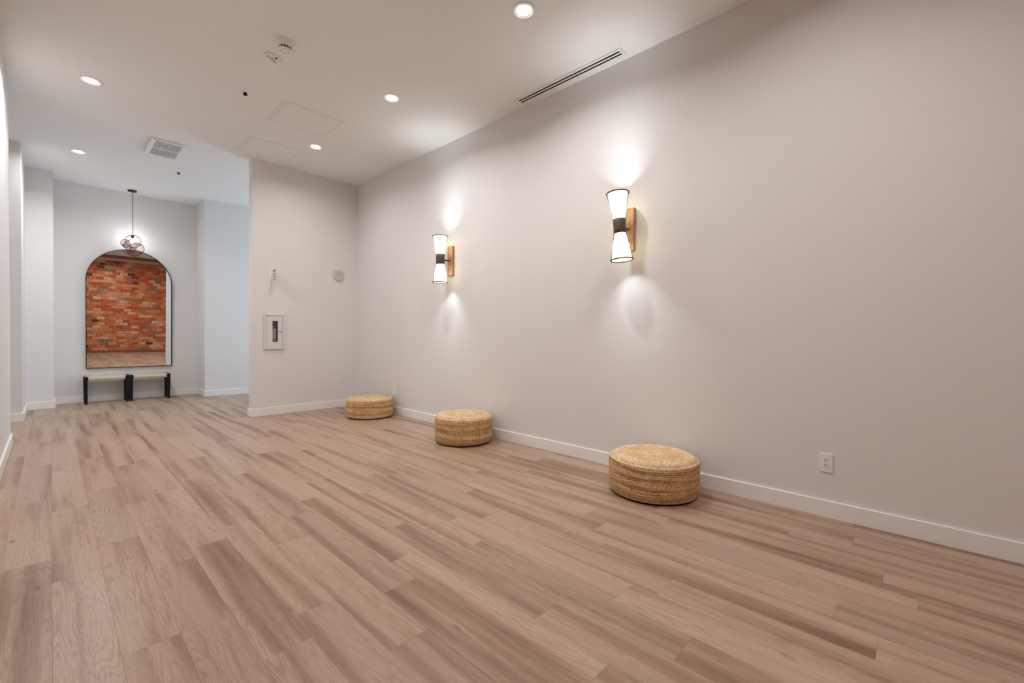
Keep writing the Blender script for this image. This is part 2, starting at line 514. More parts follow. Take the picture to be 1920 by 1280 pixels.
def plank_mesh(w, ln):
    g, c = 0.0001, 0.0004
    x0, x1, y0, y1 = g, w - g, g, ln - g
    v = [(x0, y0, -FT), (x1, y0, -FT), (x1, y1, -FT), (x0, y1, -FT),
         (x0, y0, -c), (x1, y0, -c), (x1, y1, -c), (x0, y1, -c),
         (x0 + c, y0 + c, 0), (x1 - c, y0 + c, 0), (x1 - c, y1 - c, 0), (x0 + c, y1 - c, 0)]
    f = [(0, 1, 5, 4), (1, 2, 6, 5), (2, 3, 7, 6), (3, 0, 4, 7), (4, 5, 9, 8), (5, 6, 10, 9), (6, 7, 11, 10), (7, 4, 8, 11), (8, 9, 10, 11)]
    return v, f


REGIONS = [  # x0, x1, y0, y1 of walkable floor
    (-1.6, XW, YB, 1.2), (XLW, XW, 1.2, YP), (XLW, XP, YP, YLW), (-1.3, XP, YLW, YN), (XP, XFAR, YPB, YN), (XN, XFAR, YN, YR), (XN, XR, YR, YL), (XL2, XR, YL, YM)]


def row_spans(xa, xb):
    xm = (xa + xb) / 2
    xs = [xm, xa + 0.004, xb - 0.004]
    iv = sorted((r[2], r[3]) for r in REGIONS if any(r[0] <= x <= r[1] for x in xs))
    out = []
    for a_, b_ in iv:
        if out and a_ <= out[-1][1] + 1e-6: out[-1][1] = max(out[-1][1], b_)
        else: out.append([a_, b_])
    return out


cells = []
for k in range(-10, 29):
    xa, xb = k * PW, (k + 1) * PW
    ph = PHASE.get(k, (k * 0.437) % PL_)
    for y0, y1 in row_spans(xa, xb):
        lo = -1.6 if y0 < 1.2 else (-1.3 if y0 < YN else XN)
        hi = XW if y0 < YP - 0.2 else XFAR
        cxa, cxb = max(xa, lo - 0.05), min(xb, hi + 0.05)
        if cxb - cxa < 0.01: continue
        j = math.floor((y0 - ph) / PL_)
        y = ph + j * PL_
        while y < y1 - 1e-6:
            a_, b_ = max(y, y0 - 0.03), min(y + PL_, y1 + 0.03)
            if b_ - a_ > 0.02: cells.append((cxa, cxb, a_, b_))
            y += PL_


def plank_rank(c):
    x, y = (c[0] + c[1]) / 2, (c[2] + c[3]) / 2
    d = _F.x * x + _F.y * y
    return (0 if d > 0.2 and y > -0.8 else 1, math.hypot(x, y))


cells.sort(key=plank_rank)
shared = {}
for i, (xa, xb, ya, yb) in enumerate(cells[:298]):
    key = (round(xb - xa, 4), round(yb - ya, 4))
    if key not in shared:
        shared[key] = pyme(*plank_mesh(*key)); shared[key].name = 'plank'; shared[key].materials.append(PLANK)
    o = bpy.data.objects.new('plank', shared[key]); COL.objects.link(o); o.parent = floor
    o.location = (xa, ya, 0)
rest = cells[298:]
if rest:
    V, Fc = [], []
    for xa, xb, ya, yb in rest:
        v, f = plank_mesh(xb - xa, yb - ya); k0 = len(V)
        V += [(p[0] + xa, p[1] + ya, p[2]) for p in v]; Fc += [tuple(q + k0 for q in t) for t in f]
    o = link('planks_beyond', pyme(V, Fc), PLANK, floor); o['kind'] = 'stuff'

# ------------------------------------------------------------------ brick wall behind the camera (seen in the mirror)
wall_back = struct('wall_back', boxes([(-1.72, XW + 0.12, YB - 0.12, YB - 0.012, 0, HC)]), MORTAR, 'red brick wall reflected in the arched mirror', 'wall')
BW, BH, BG = 0.200, 0.098, 0.008


def brick_geo(w, h, d, jit):
    rnd = random.Random(jit); e = 0.004
    f_ = lambda: rnd.uniform(-0.0015, 0.0015)
    v = [(0, 0, 0), (w, 0, 0), (w, 0, h), (0, 0, h)]
    v += [(0 + f_(), d - e, f_()), (w + f_(), d - e, f_()), (w + f_(), d - e, h + f_()), (f_(), d - e, h + f_())]
    v += [(e, d, e), (w - e, d, e), (w - e, d, h - e), (e, d, h - e)]
    f = [(1, 0, 4, 5), (2, 1, 5, 6), (3, 2, 6, 7), (0, 3, 7, 4), (5, 4, 8, 9), (6, 5, 9, 10), (7, 6, 10, 11), (4, 7, 11, 8), (9, 8, 11, 10)]
    return v, f


brick_cells = []
zb = 0.075
row = 0
while zb + BH < HC - 0.10:
    off = (row % 2) * BW / 2 + (0.03 if row % 5 == 0 else 0)
    x = -1.6 - off
    while x < XW:
        x0, x1 = max(x, -1.6), min(x + BW - BG, XW)
        if x1 - x0 > 0.02: brick_cells.append((x0, x1, zb))
        x += BW
    zb += BH; row += 1
brick_cells.sort(key=lambda c: abs((c[0] + c[1]) / 2 - 2.0) / 1.15 + abs(c[2] - 1.5) / 40)
bshare = {}
for i, (x0, x1, z) in enumerate(brick_cells[:300]):
    key = (round(x1 - x0, 3), i % 5)
    if key not in bshare:
        bshare[key] = pyme(*brick_geo(x1 - x0, BH - BG, 0.014, i % 5)); bshare[key].name = 'brick'; bshare[key].materials.append(BRICK)
    o = bpy.data.objects.new('brick', bshare[key]); COL.objects.link(o); o.parent = wall_back
    o.location = (x0, YB - 0.014, z)
V, Fc, T = [], [], []
for i, (x0, x1, z) in enumerate(brick_cells[300:]):
    v, f = brick_geo(x1 - x0, BH - BG, 0.014, i % 5); k0 = len(V)
    V += [(p[0] + x0, p[1] + YB - 0.014, p[2] + z) for p in v]; Fc += [tuple(q + k0 for q in t) for t in f]
    T += [random.random()] * len(v)
me = pyme(V, Fc)
at = me.attributes.new('tone', 'FLOAT', 'POINT'); at.data.foreach_set('value', T)
o = link('bricks_beyond', me, BRICK, wall_back); o['kind'] = 'stuff'
struct('trim_1', boxes([(-1.6, XW, YB - 0.012, YB + 0.06, HC - 0.10, HC)], bev=0.004), BEAM, 'brown wooden beam along the top of the brick wall', 'beam')
struct('trim_2', boxes([(-1.6, XW - BBT, YB - 0.012, YB + 0.012, 0.0, 0.07)], bev=0.003), BEAM, 'brown wooden skirting under the brick wall', 'baseboard')


# ------------------------------------------------------------------ poufs
def pouf(label, cx, cy, r, h, seed, wrinkle, rows, rotz, edge=0.045):
    rnd = np.random.RandomState(seed)
    t = thing('jute_pouf', label, 'pouf', (cx, cy, 0), (0, 0, rotz), 'round jute poufs along the wall')
    NS = 300
    th = np.linspace(0, 2 * PI, NS, endpoint=False)
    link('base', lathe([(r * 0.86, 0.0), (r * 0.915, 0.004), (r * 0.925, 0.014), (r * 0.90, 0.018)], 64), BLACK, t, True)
    # side: stacked braids
    per = 7
    npf = rows * per + 1
    u = np.linspace(0, 1, npf)
    z0, z1 = 0.012, h - 0.017
    prof_r = r * (1 - 0.060 * np.clip(1 - 2 * u, 0, 1) ** 3 - 0.040 * np.clip(2 * u - 1, 0, 1) ** 5)
    prof_z = z0 + (z1 - z0) * u
    ph = u * rows
    frac = ph - np.floor(ph)
    rowi = np.minimum(np.floor(ph), rows - 1).astype(int)
    scal = np.sqrt(np.clip(1 - (2 * frac - 1) ** 2, 0, 1))
    amp = 0.0058 * (0.7 + 0.6 * rnd.rand(rows))
    tone_row = 0.14 + 0.44 * rnd.rand(rows)
    a = rnd.rand(12) * 2 * PI
    R = np.zeros((npf, NS)); Z = np.zeros((npf, NS)); T = np.zeros((npf, NS))
    for k in range(npf):
        env = math.sin(PI * u[k]) ** 0.8
        sag = wrinkle * env * (0.011 * np.sin(2 * th + a[0] + 5 * u[k]) + 0.007 * np.sin(3 * th + a[1] - 7 * u[k]) + 0.004 * np.sin(5 * th + a[2]))
        fold = wrinkle * env * 0.0065 * (np.sin(2 * PI * u[k] * 4.3 + 1.2 * np.sin(th + a[3]) + 0.8 * np.sin(2 * th + a[4])))
        lump = 0.004 * np.sin(2 * th + a[5]) * env + 0.003 * np.sin(3 * th + a[6] + 3 * u[k]) * env
        chev = 0.0011 * np.sin(th * 78 + (PI * frac[k] * 1.6 if rowi[k] % 2 else -PI * frac[k] * 1.6) + rowi[k])
        R[k] = prof_r[k] + amp[rowi[k]] * (scal[k] - 0.6) + fold + lump + chev * scal[k]
        Z[k] = prof_z[k] + sag
        T[k] = tone_row[rowi[k]] + 0.10 * (scal[k] - 0.8) + 0.06 * np.sin(th * 2 + rowi[k] * 1.7) + 0.5 * fold / 0.02 * 0.25
    Rm = r + 0.0
    R = np.minimum(R, Rm)
    X = R * np.cos(th); Y = R * np.sin(th)
    V = np.stack([X, Y, Z], -1).reshape(-1, 3)
    f = []
    for k in range(npf - 1):
        b0 = k * NS
        f += [(b0 + i, b0 + (i + 1) % NS, b0 + NS + (i + 1) % NS, b0 + NS + i) for i in range(NS)]
    me = pyme(V, f)
    at = me.attributes.new('tone', 'FLOAT', 'POINT'); at.data.foreach_set('value', T.reshape(-1).astype(np.float32))
    side = link('side_wrap', me, JUTE, t, True)
    # vertical stitched seam
    sv, sf = [], []
    for k in range(0, npf, 3):
        rr = R[k, 0]; zz = Z[k, 0]
        sv += [(rr + 0.0012, -0.0022, zz), (rr + 0.0028, 0, zz), (rr + 0.0012, 0.0022, zz)]
    for k in range(len(sv) // 3 - 1):
        sf += [(3 * k, 3 * k + 1, 3 * k + 4, 3 * k + 3), (3 * k + 1, 3 * k + 2, 3 * k + 5, 3 * k + 4)]
    link('seam', pyme(sv, sf), plain('seam_thread', (0.20, 0.10, 0.04), 0.8), side)
    # top: coiled braid
    rings = 19
    nt_ = rings * 6
    rt = R[-1].mean() + 0.004
    V = [(0, 0, h + 0.004)]; T = [0.3]
    tone_ring = 0.34 + 0.26 * rnd.rand(rings + 1)
    grid_r = np.linspace(0.004, 1.0, nt_)
    for k in range(nt_):
        q = grid_r[k]
        ph_ = q * rings + th / (2 * PI)          # spiral
        fr = ph_ - np.floor(ph_)
        sc = np.sqrt(np.clip(1 - (2 * fr - 1) ** 2, 0, 1))
        zz = h + 0.006 * (1 - q ** 2) - 0.022 * np.clip((q - 0.86) / 0.14, 0, 1) ** 2.2 + 0.0046 * (sc - 0.6)
        zz = zz + 0.004 * np.sin(2 * th + a[7]) * q * (1 - q) * 2 + 0.0006 * np.sin(th * 60 * max(q, .1) + k)
        rr = q * rt
        V += list(zip(rr * np.cos(th), rr * np.sin(th), zz))
        T += list(tone_ring[np.minimum(np.floor(ph_), rings).astype(int)] + 0.10 * (sc - 0.8))
    f = [(0, 1 + i, 1 + (i + 1) % NS) for i in range(NS)]
    for k in range(nt_ - 1):
        b0 = 1 + k * NS
        f += [(b0 + i, b0 + NS + i, b0 + NS + (i + 1) % NS, b0 + (i + 1) % NS) for i in range(NS)]
    me = pyme(V, f)
    at = me.attributes.new('tone', 'FLOAT', 'POINT'); at.data.foreach_set('value', np.array(T, np.float32))
    link('top_coil', me, JUTE, t, True)
    return t


pouf('large woven jute pouf with wrinkled sides, nearest the camera', 2.955, 1.405, 0.309, 0.268, 3, 1.0, 15, math.radians(60))
pouf('middle woven jute pouf with smooth sides and a stitched seam', 2.960, 3.490, 0.300, 0.284, 11, 0.25, 16, math.radians(-100))
pouf('farthest woven jute pouf beside the partition corner', 2.955, 5.425, 0.305, 0.255, 23, 0.3, 14, math.radians(205))


# ------------------------------------------------------------------ wall sconces
def sconce(label, y0, zc, lean):
    t = thing('wall_sconce', label, 'wall lamp', (XW, y0, zc), (0, 0, 0), 'hourglass wall sconces')
    link('backplate', boxes([(-0.030, 0.0, -0.048, 0.048, -0.175, 0.175)], bev=0.004), WALNUT, t)
    arm = link('arm', tube((-0.028, 0, 0.0), (-0.125, 0, 0.0), 0.008), DARKMETAL, t, True)
    link('knob', lathe([(0.010, 0), (0.012, 0.003), (0.012, 0.010), (0.008, 0.013)], 20), DARKMETAL, arm, True, (-0.06, 0, -0.006), (0, 0, 0))
    D = 0.170
    rot = (lean, 0, 0)
    hw, rw, rr, hh = 0.058, 0.0495, 0.0860, 0.267
    link('band', lathe([(rw + 0.0005, -hw), (rw + 0.002, -hw), (rw, -0.02), (rw, 0.02), (rw + 0.002, hw), (rw + 0.0005, hw)], 48, False, False), BAND, t, True, (-D, 0, 0), rot)
    ribm = {}
    for s in (1, -1):
        pr = [(rw - 0.004, s * hw), (rr - 0.0055, s * hh)]
        seg = 56
        me = lathe(pr if s > 0 else pr[::-1], seg, False, False)
        sh = link('shade', me, SHADE, t, True, (-D, 0, 0), rot)
        sh['label'] = 'glowing cream fabric shade flaring upward' if s > 0 else 'glowing cream fabric shade flaring downward'
        rim = link('rim', torus(rr, 0.0050, 64, 8), RIMDARK, t, True, Vector((-D, 0, 0)) + Matrix.Rotation(lean, 3, 'X') @ Vector((0, 0, s * hh)), rot)
        rm = tube((rw - 0.0005, 0, s * hw), (rr - 0.0015, 0, s * hh), 0.0015, 5); rm.name = 'rib'; rm.materials.append(RIMDARK)
        for i in range(32):
            o = bpy.data.objects.new('rib', rm); COL.objects.link(o); o.parent = sh
            o.rotation_euler = (0, 0, 2 * PI * i / 32)
        # lamp inside each half
        bpos = Vector((-D, 0, 0)) + Matrix.Rotation(lean, 3, 'X') @ Vector((0, 0, s * 0.140))
        link('bulb', lathe([(0.004, -0.02), (0.012, -0.018), (0.018, -0.006), (0.018, 0.004), (0.012, 0.015), (0.004, 0.019)], 20), BULB, t, True, bpos)
        ld = bpy.data.lights.new('sconce_lamp', 'POINT')
        ld.energy = SCONCE_W; ld.color = SCONCE_COL; ld.shadow_soft_size = 0.030
        lo = bpy.data.objects.new('sconce_lamp', ld); COL.objects.link(lo); lo.parent = t
        lo.location = Vector((-D, 0, 0)) + Matrix.Rotation(lean, 3, 'X') @ Vector((0, 0, s * 0.140))
        sd = bpy.data.lights.new('sconce_reflector', 'SPOT')
        sd.energy = SCONCE_UP_W if s > 0 else SCONCE_DOWN_W; sd.color = SCONCE_COL
        sd.spot_size = math.radians(56); sd.spot_blend = 1.0; sd.shadow_soft_size = 0.020
        so = bpy.data.objects.new('sconce_reflector', sd); COL.objects.link(so); so.parent = t
        so.location = Vector((-D, 0, 0)) + Matrix.Rotation(lean, 3, 'X') @ Vector((0, 0, s * 0.165))
        so.rotation_euler = (lean + (PI if s > 0 else 0), 0, 0)
    return t


sconce('lit hourglass wall sconce above the nearest pouf, slightly tilted', 1.785, 1.972, math.radians(-4.8))
sconce('lit hourglass wall sconce above the middle pouf, hanging straight', 4.110, 1.975, math.radians(-0.8))


# ------------------------------------------------------------------ recessed downlights
def downlight(x, y, label, dim=1.0):
    t = thing('recessed_downlight', label, 'ceiling light', (x, y, HC), (0, 0, 0), 'round recessed ceiling lights')
    link('trim_ring', lathe([(0.088, 0.0), (0.088, -0.003), (0.082, -0.006), (0.066, -0.0065), (0.0625, -0.004), (0.0625, 0.0)], 48, False, False), TRIM, t, True)
    link('baffle', lathe([(0.0625, -0.0040), (0.050, -0.0015), (0.050, -0.0005)], 48, False, False), GREYW, t, True)
    link('lens', lathe([(0.050, -0.0005), (0.050, -0.0016), (0.030, -0.0026), (0.004, -0.0030)], 40, False, True), LENS, t, True)
    ld = bpy.data.lights.new('downlight_lamp', 'AREA')
    ld.shape = 'DISK'; ld.size = 0.095; ld.energy = DOWNLIGHT_W * dim; ld.color = DOWNLIGHT_COL; ld.spread = math.radians(156)
    lo = bpy.data.objects.new('downlight_lamp', ld); COL.objects.link(lo); lo.parent = t
    lo.location = (0, 0, -0.010)
    return t


for x, y, dim, lb in [(2.307, 2.10, 1.0, 'large round downlight at the top centre of the photo'),
                      (2.285, 3.80, 1.0, 'round downlight left of the bright pool over the far sconce'),
                      (2.245, 5.469, 0.52, 'round downlight nearest the partition, beside the access panels'),
                      (0.261, 5.569, 1.0, 'round downlight in the upper left of the ceiling'),
                      (0.253, 7.863, 1.45, 'small round downlight farthest back at the left'),
                      (2.30, 0.42, 0.46, 'round downlight over the camera, reflected in the mirror'),
                      (1.20, -0.35, 1.2, 'added unseen downlight brightening the brick wall, behind the camera'),  # added lamp, hidden from the mirror, to wash the bricks evenly
                      (0.26, 3.28, 0.4, 'round downlight above the left wall, just outside the photo')]:
    downlight(x, y, lb, dim)

# ------------------------------------------------------------------ ceiling fittings
# slot diffuser
t = thing('slot_diffuser', 'long white ceiling air diffuser with two black slots', 'air vent', (3.175, 2.380, HC))
hx, hy = 0.054, 0.575
link('frame', boxes([(-hx, -0.0275, -hy, hy, -0.004, 0), (0.0275, hx, -hy, hy, -0.004, 0), (-0.0275, 0.0275, -hy, -0.550, -0.004, 0), (-0.0275, 0.0275, 0.550, hy, -0.004, 0),
                     (-0.0085, 0.0085, -0.550, 0.550, -0.004, 0)], bev=0.0006, seg=1), TRIM, t)
for x0, x1 in ((-0.0275, -0.0085), (0.0085, 0.0275)):
    link('slot', boxes([(x0, x1, -0.550, 0.550, -0.0012, -0.0002)]), BLACK, t)
link('edge_shadow_line', boxes([(-hx - 0.0022, -hx, -hy, hy, -0.0012, 0), (-hx - 0.0022, hx + 0.0022, -hy - 0.0022, -hy, -0.0012, 0), (-hx - 0.0022, hx + 0.0022, hy, hy + 0.0022, -0.0012, 0)]), SHADOWGAP, t)

# smoke detector
t = thing('smoke_detector', 'white domed smoke detector with a dark slotted ring', 'smoke detector', (1.282, 3.705, HC))
link('base', lathe([(0.076, 0), (0.076, -0.010), (0.070, -0.016), (0.055, -0.018)], 48, False, True), WHITE, t, True)
link('body', lathe([(0.064, -0.016), (0.062, -0.026), (0.055, -0.038), (0.048, -0.042)], 48, False, True), WHITE, t, True)
link('vent_ring', lathe([(0.046, -0.040), (0.046, -0.056)], 48, False, False), BLACK, t, True)
vm = boxes([(0.044, 0.0495, -0.0028, 0.0028, -0.057, -0.041)]); vm.name = 'vent_bar'; vm.materials.append(WHITE)
for i in range(14):
    o = bpy.data.objects.new('vent_bar', vm); COL.objects.link(o); o.parent = t; o.rotation_euler = (0, 0, 2 * PI * i / 14)
link('cap', lathe([(0.050, -0.056), (0.048, -0.062), (0.036, -0.066), (0.008, -0.067)], 48, True, True), WHITE, t, True)
link('cap_ring', torus(0.030, 0.0022, 40, 6), GREYW, t, True, (0, 0, -0.0665))

# flat alarm sounder
t = thing('ceiling_strobe', 'flat oval white ceiling alarm with dark slots beside the smoke detector', 'alarm', (1.282, 3.985, HC), (0, 0, math.radians(46)))
me = lathe([(0.078, 0), (0.078, -0.008), (0.070, -0.014), (0.050, -0.016)], 48, False, True)
for v in me.vertices: v.co.y *= 0.8
link('body', me, WHITE, t, True)
link('lens', boxes([(-0.034, 0.034, -0.012, 0.018, -0.024, -0.0145)], bev=0.004), GREYW, t)
link('slot', boxes([(-0.058, -0.040, -0.006, 0.000, -0.0175, -0.0150)], bev=0.001), BLACK, t, False, None, (0, 0, math.radians(-20)))
link('sensor', lathe([(0.0085, 0), (0.0085, -0.003), (0.005, -0.005)], 20), BLACK, t, True, (-0.022, -0.036, -0.0145))
link('indicator', lathe([(0.004, 0), (0.004, -0.003)], 16), BLACK, t, True, (-0.044, 0.026, -0.0145))


def sprinkler(x, y, label):
    t = thing('sprinkler_head', label, 'sprinkler', (x, y, HC), (0, 0, math.radians(30)), 'ceiling sprinkler heads')
    link('escutcheon', lathe([(0.038, 0), (0.038, -0.002), (0.030, -0.006), (0.018, -0.007)], 36, False, True), WHITE, t, True)
    link('body', lathe([(0.016, -0.005), (0.016, -0.010), (0.009, -0.011), (0.009, -0.014)], 20), BLACK, t, True)
    fr = link('yoke', boxes([(-0.014, -0.010, -0.003, 0.003, -0.020, -0.008), (0.010, 0.014, -0.003, 0.003, -0.020, -0.008), (-0.014, 0.014, -0.003, 0.003, -0.023, -0.020)]), DARKMETAL, t)
    link('deflector', lathe([(0.019, -0.023), (0.019, -0.0245)], 24), BLACK, t, True)
    return t


sprinkler(1.285, 4.742, 'dark sprinkler head on a white rose, nearer of the two')
sprinkler(1.270, 7.797, 'small dark sprinkler head on the far ceiling, behind the air grille')
t = thing('sprinkler_cover', 'flat white disc on the far ceiling at the partition edge', 'sprinkler', (2.104, 7.739, HC))
link('cover_plate', lathe([(0.042, -0.003), (0.042, -0.006), (0.036, -0.007)], 36, True, True), WHITE, t, True)
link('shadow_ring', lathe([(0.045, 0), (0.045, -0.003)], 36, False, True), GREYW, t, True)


# access panels
def access_panel(x0, x1, y0, y1, label):
    t = thing('access_panel', label, 'access panel', ((x0 + x1) / 2, (y0 + y1) / 2, HC), (0, 0, 0), 'flush ceiling access panels')
    w, d = (x1 - x0) / 2, (y1 - y0) / 2
    e = 0.028
    link('frame', boxes([(-w, -w + e, -d, d, -0.002, 0), (w - e, w, -d, d, -0.002, 0), (-w + e, w - e, -d, -d + e, -0.002, 0), (-w + e, w - e, d - e, d, -0.002, 0)]), CEIL, t)
    g = 0.0045
    link('gap', boxes([(-w + e, w - e, -d + e, d - e, -0.0004, 0), (-w - 0.003, -w, -d, d, -0.0006, 0), (-w, w, -d - 0.003, -d, -0.0006, 0)]), SHADOWGAP, t)
    link('door', boxes([(-w + e + g, w - e - g, -d + e + g, d - e - g, -0.0018, -0.0002)]), CEIL, t)
    return t


access_panel(1.595, 2.215, 4.615, 5.165, 'square flush ceiling access panel nearer the camera')
access_panel(1.595, 2.205, 5.735, 6.300, 'square flush ceiling access panel touching the partition wall')

# exhaust grille
t = thing('exhaust_grille', 'white rectangular ceiling exhaust grille with two rows of slats', 'air vent', (0.985, 6.925, HC))
gx, gy = 0.162, 0.300
link('frame', boxes([(-gx, -gx + 0.045, -gy, gy, -0.022, 0), (gx - 0.022, gx, -gy, gy, -0.022, 0), (-gx + 0.045, gx - 0.022, -gy, -gy + 0.028, -0.022, 0), (-gx + 0.045, gx - 0.022, gy - 0.028, gy, -0.022, 0)], bev=0.004), TRIM, t)
link('divider', boxes([(-gx + 0.045, gx - 0.022, -0.011, 0.011, -0.021, -0.002)]), TRIM, t)
link('duct', boxes([(-gx + 0.040, gx - 0.018, -gy + 0.02, gy - 0.02, -0.004, -0.0005)]), plain('duct_dark', (0.09, 0.072, 0.065), 0.7), t)
nsl = 17
sx0, sx1 = -gx + 0.045, gx - 0.022
for ya, yb in ((-gy + 0.028, -0.011), (0.011, gy - 0.028)):
    sm = boxes([(-0.0034, 0.0034, ya, yb, -0.020, -0.005)]); sm.name = 'slat'; sm.materials.append(TRIM)
    for i in range(nsl):
        o = bpy.data.objects.new('slat', sm); COL.objects.link(o); o.parent = t
        o.location = (sx0 + (sx1 - sx0) * (i + 0.5) / nsl, 0, 0)

# ------------------------------------------------------------------ pendant lamp
t = thing('pendant_lamp', 'lit copper wire cloud pendant hanging before the arched mirror', 'pendant lamp', (0.918, 9.355, HC))
link('canopy', lathe([(0.060, 0), (0.060, -0.010), (0.052, -0.024), (0.010, -0.028)], 40), DARKMETAL, t, True)
link('cord', tube((0, 0, -0.02), (0.006, 0, -0.72), 0.0042, 8), CORDW, t, True)
link('lamp_holder', lathe([(0.012, -0.718), (0.018, -0.724), (0.019, -0.766), (0.014, -0.771)], 20), WIREDARK, t, True)


def lobe(cx, cy, cz, r, sq, tilt, hoop):
    bm = bmesh.new()
    bmesh.ops.create_uvsphere(bm, u_segments=22, v_segments=12, radius=r)
    rr = random.Random(int(cx * 1000) + 5)
    for v in bm.verts:
        v.co += Vector((rr.uniform(-1, 1), rr.uniform(-1, 1), rr.uniform(-1, 1))) * r * 0.045
        v.co.z *= sq
    me = bpy.data.meshes.new('wire_lobe'); bm.to_mesh(me); bm.free()
    o = link('wire_lobe', me, COPPER, t, False, (cx, cy, cz), tilt)
    w = o.modifiers.new('wire', 'WIREFRAME'); w.thickness = 0.0021; w.use_replace = True
    link('hoop', torus(r * 1.01, 0.0032, 48, 6), WIREDARK, o, True, (0, 0, 0), hoop)
    link('hoop', torus(r * 0.99 * 0.92, 0.0026, 40, 6), WIREDARK, o, True, (0, 0, -r * sq * 0.36), (0, 0, 0))


lobe(0.010, 0.000, -0.818, 0.100, 0.95, (0.1, 0.2, 0), (1.45, 0.3, 0))
lobe(-0.082, 0.010, -0.862, 0.062, 1.0, (0.2, -0.3, 0), (1.5, 0.1, 0.2))
lobe(0.055, -0.020, -0.930, 0.090, 0.95, (0.25, 0.45, 0), (1.4, 0.6, 0))
lobe(-0.030, -0.010, -0.895, 0.086, 0.9, (0.0, 0.1, 0), (1.5, -0.2, 0.4))
link('bulb', lathe([(0.010, -0.768), (0.018, -0.785), (0.027, -0.812), (0.025, -0.836), (0.014, -0.852), (0.003, -0.855)], 24), BULB, t, True)
ld = bpy.data.lights.new('pendant_light', 'POINT')
ld.energy = PENDANT_W; ld.color = PENDANT_COL; ld.shadow_soft_size = 0.032
lo = bpy.data.objects.new('pendant_light', ld); COL.objects.link(lo); lo.parent = t
lo.location = (0, 0, -0.815)

# ------------------------------------------------------------------ arched mirror
MT = math.radians(1.00)
MW, MS, MZ0 = 0.537, 1.392, 0.527         # half width, straight side length, bottom height
t = thing('arched_mirror', 'tall arched wall mirror in a thin black frame reflecting brick', 'mirror', (0.915, YM - 0.003, MZ0), (MT, 0, 0))


def arch(hw, s, b0, n=48):
    pts = [(-hw, b0), (hw, b0)]
    pts += [(hw * math.cos(PI * i / n), s + hw * math.sin(PI * i / n)) for i in range(n + 1)]
    return pts


outer, inner = arch(MW, MS, 0.0), arch(MW - 0.010, MS, 0.010)
n_ = len(outer)
V, Fc = [], []
for y in (-0.032, -0.002):
    V += [(x, y, z) for x, z in outer] + [(x, y, z) for x, z in inner]
for i in range(n_):
    j = (i + 1) % n_
    Fc += [(i, j, n_ + j, n_ + i), (2 * n_ + j, 2 * n_ + i, 3 * n_ + i, 3 * n_ + j), (j, i, 2 * n_ + i, 2 * n_ + j), (n_ + i, n_ + j, 3 * n_ + j, 3 * n_ + i)]
link('frame', pyme(V, Fc), BLACKWOOD, t)
ins = arch(MW - 0.0095, MS, 0.0095)
V = [(x, -0.024, z) for x, z in ins] + [(x, -0.004, z) for x, z in ins]
m_ = len(ins)
Fc = [tuple(range(m_)), tuple(range(2 * m_ - 1, m_ - 1, -1))] + [((i + 1) % m_, i, m_ + i, m_ + (i + 1) % m_) for i in range(m_)]
link('glass', pyme(V, Fc), MIRROR, t)['label'] = 'silvered arched mirror glass'


# ------------------------------------------------------------------ stools
def stool(label, x0, x1, y0, y1, h):
    t = thing('woven_stool', label, 'stool', ((x0 + x1) / 2, (y0 + y1) / 2, 0), (0, 0, 0), 'woven stools under the mirror')
    w, d = (x1 - x0) / 2, (y1 - y0) / 2
    lg = 0.040
    for sx in (-1, 1):
        for sy in (-1, 1):
            cx, cy = sx * (w - lg / 2), sy * (d - lg / 2)
            a_, b_ = lg / 2, lg / 2 * 0.80
            V = [(cx - sx * 0.002 + i * b_, cy + j * b_, 0) for i, j in ((-1, -1), (1, -1), (1, 1), (-1, 1))]
            V += [(cx + i * a_, cy + j * a_, h * 0.72) for i, j in ((-1, -1), (1, -1), (1, 1), (-1, 1))]
            V += [(cx + i * a_, cy + j * a_, h) for i, j in ((-1, -1), (1, -1), (1, 1), (-1, 1))]
            f = [(3, 2, 1, 0), (8, 9, 10, 11)]
            for k in (0, 4):
                f += [(k + q, k + (q + 1) % 4, k + 4 + (q + 1) % 4, k + 4 + q) for q in range(4)]
            link('leg', pyme(V, f), BLACKWOOD, t)
    rz0, rz1 = h - 0.062, h - 0.006
    rr = 0.016
    for sy in (-1, 1):
        link('rail', boxes([(-w + lg, w - lg, sy * (d - 0.020) - rr, sy * (d - 0.020) + rr, rz0 + 0.006, rz1 - 0.006)], bev=0.004), BLACKWOOD, t)
    # seat of cord wrapped round the rails: slightly sagging sling
    nx, ny = 36, 12
    V, Fc = [], []
    xs = np.linspace(-w + lg * 0.15, w - lg * 0.15, nx + 1)
    loop = [(-d + 0.001, rz0), (-d - 0.001, (rz0 + rz1) / 2), (-d + 0.001, rz1 - 0.004), (-d + 0.008, rz1 + 0.001)]
    loop += [(y, rz1 + 0.001 - 0.010 * math.cos(y / d * PI / 2)) for y in np.linspace(-d + 0.05, d - 0.05, 7)]
    loop += [(d - 0.008, rz1 + 0.001), (d - 0.001, rz1 - 0.004), (d + 0.001, (rz0 + rz1) / 2), (d - 0.001, rz0)]
    loop += [(y, rz0 + 0.006) for y in np.linspace(d - 0.05, -d + 0.05, 5)]
    L = len(loop)
    for i, x in enumerate(xs):
        inleg = abs(x) > w - lg
        for (y, z) in loop:
            yy = max(-d + lg + 0.001, min(d - lg - 0.001, y)) if inleg else y
            V.append((x, yy, z + 0.0009 * (i % 2)))
    for i in range(nx):
        Fc += [(i * L + q, i * L + (q + 1) % L, (i + 1) * L + (q + 1) % L, (i + 1) * L + q) for q in range(L)]
    Fc += [tuple(range(L))[::-1], tuple(nx * L + q for q in range(L))]
    link('seat', pyme(V, Fc), CORD, t, True)['label'] = 'cream woven cord seat'
    return t


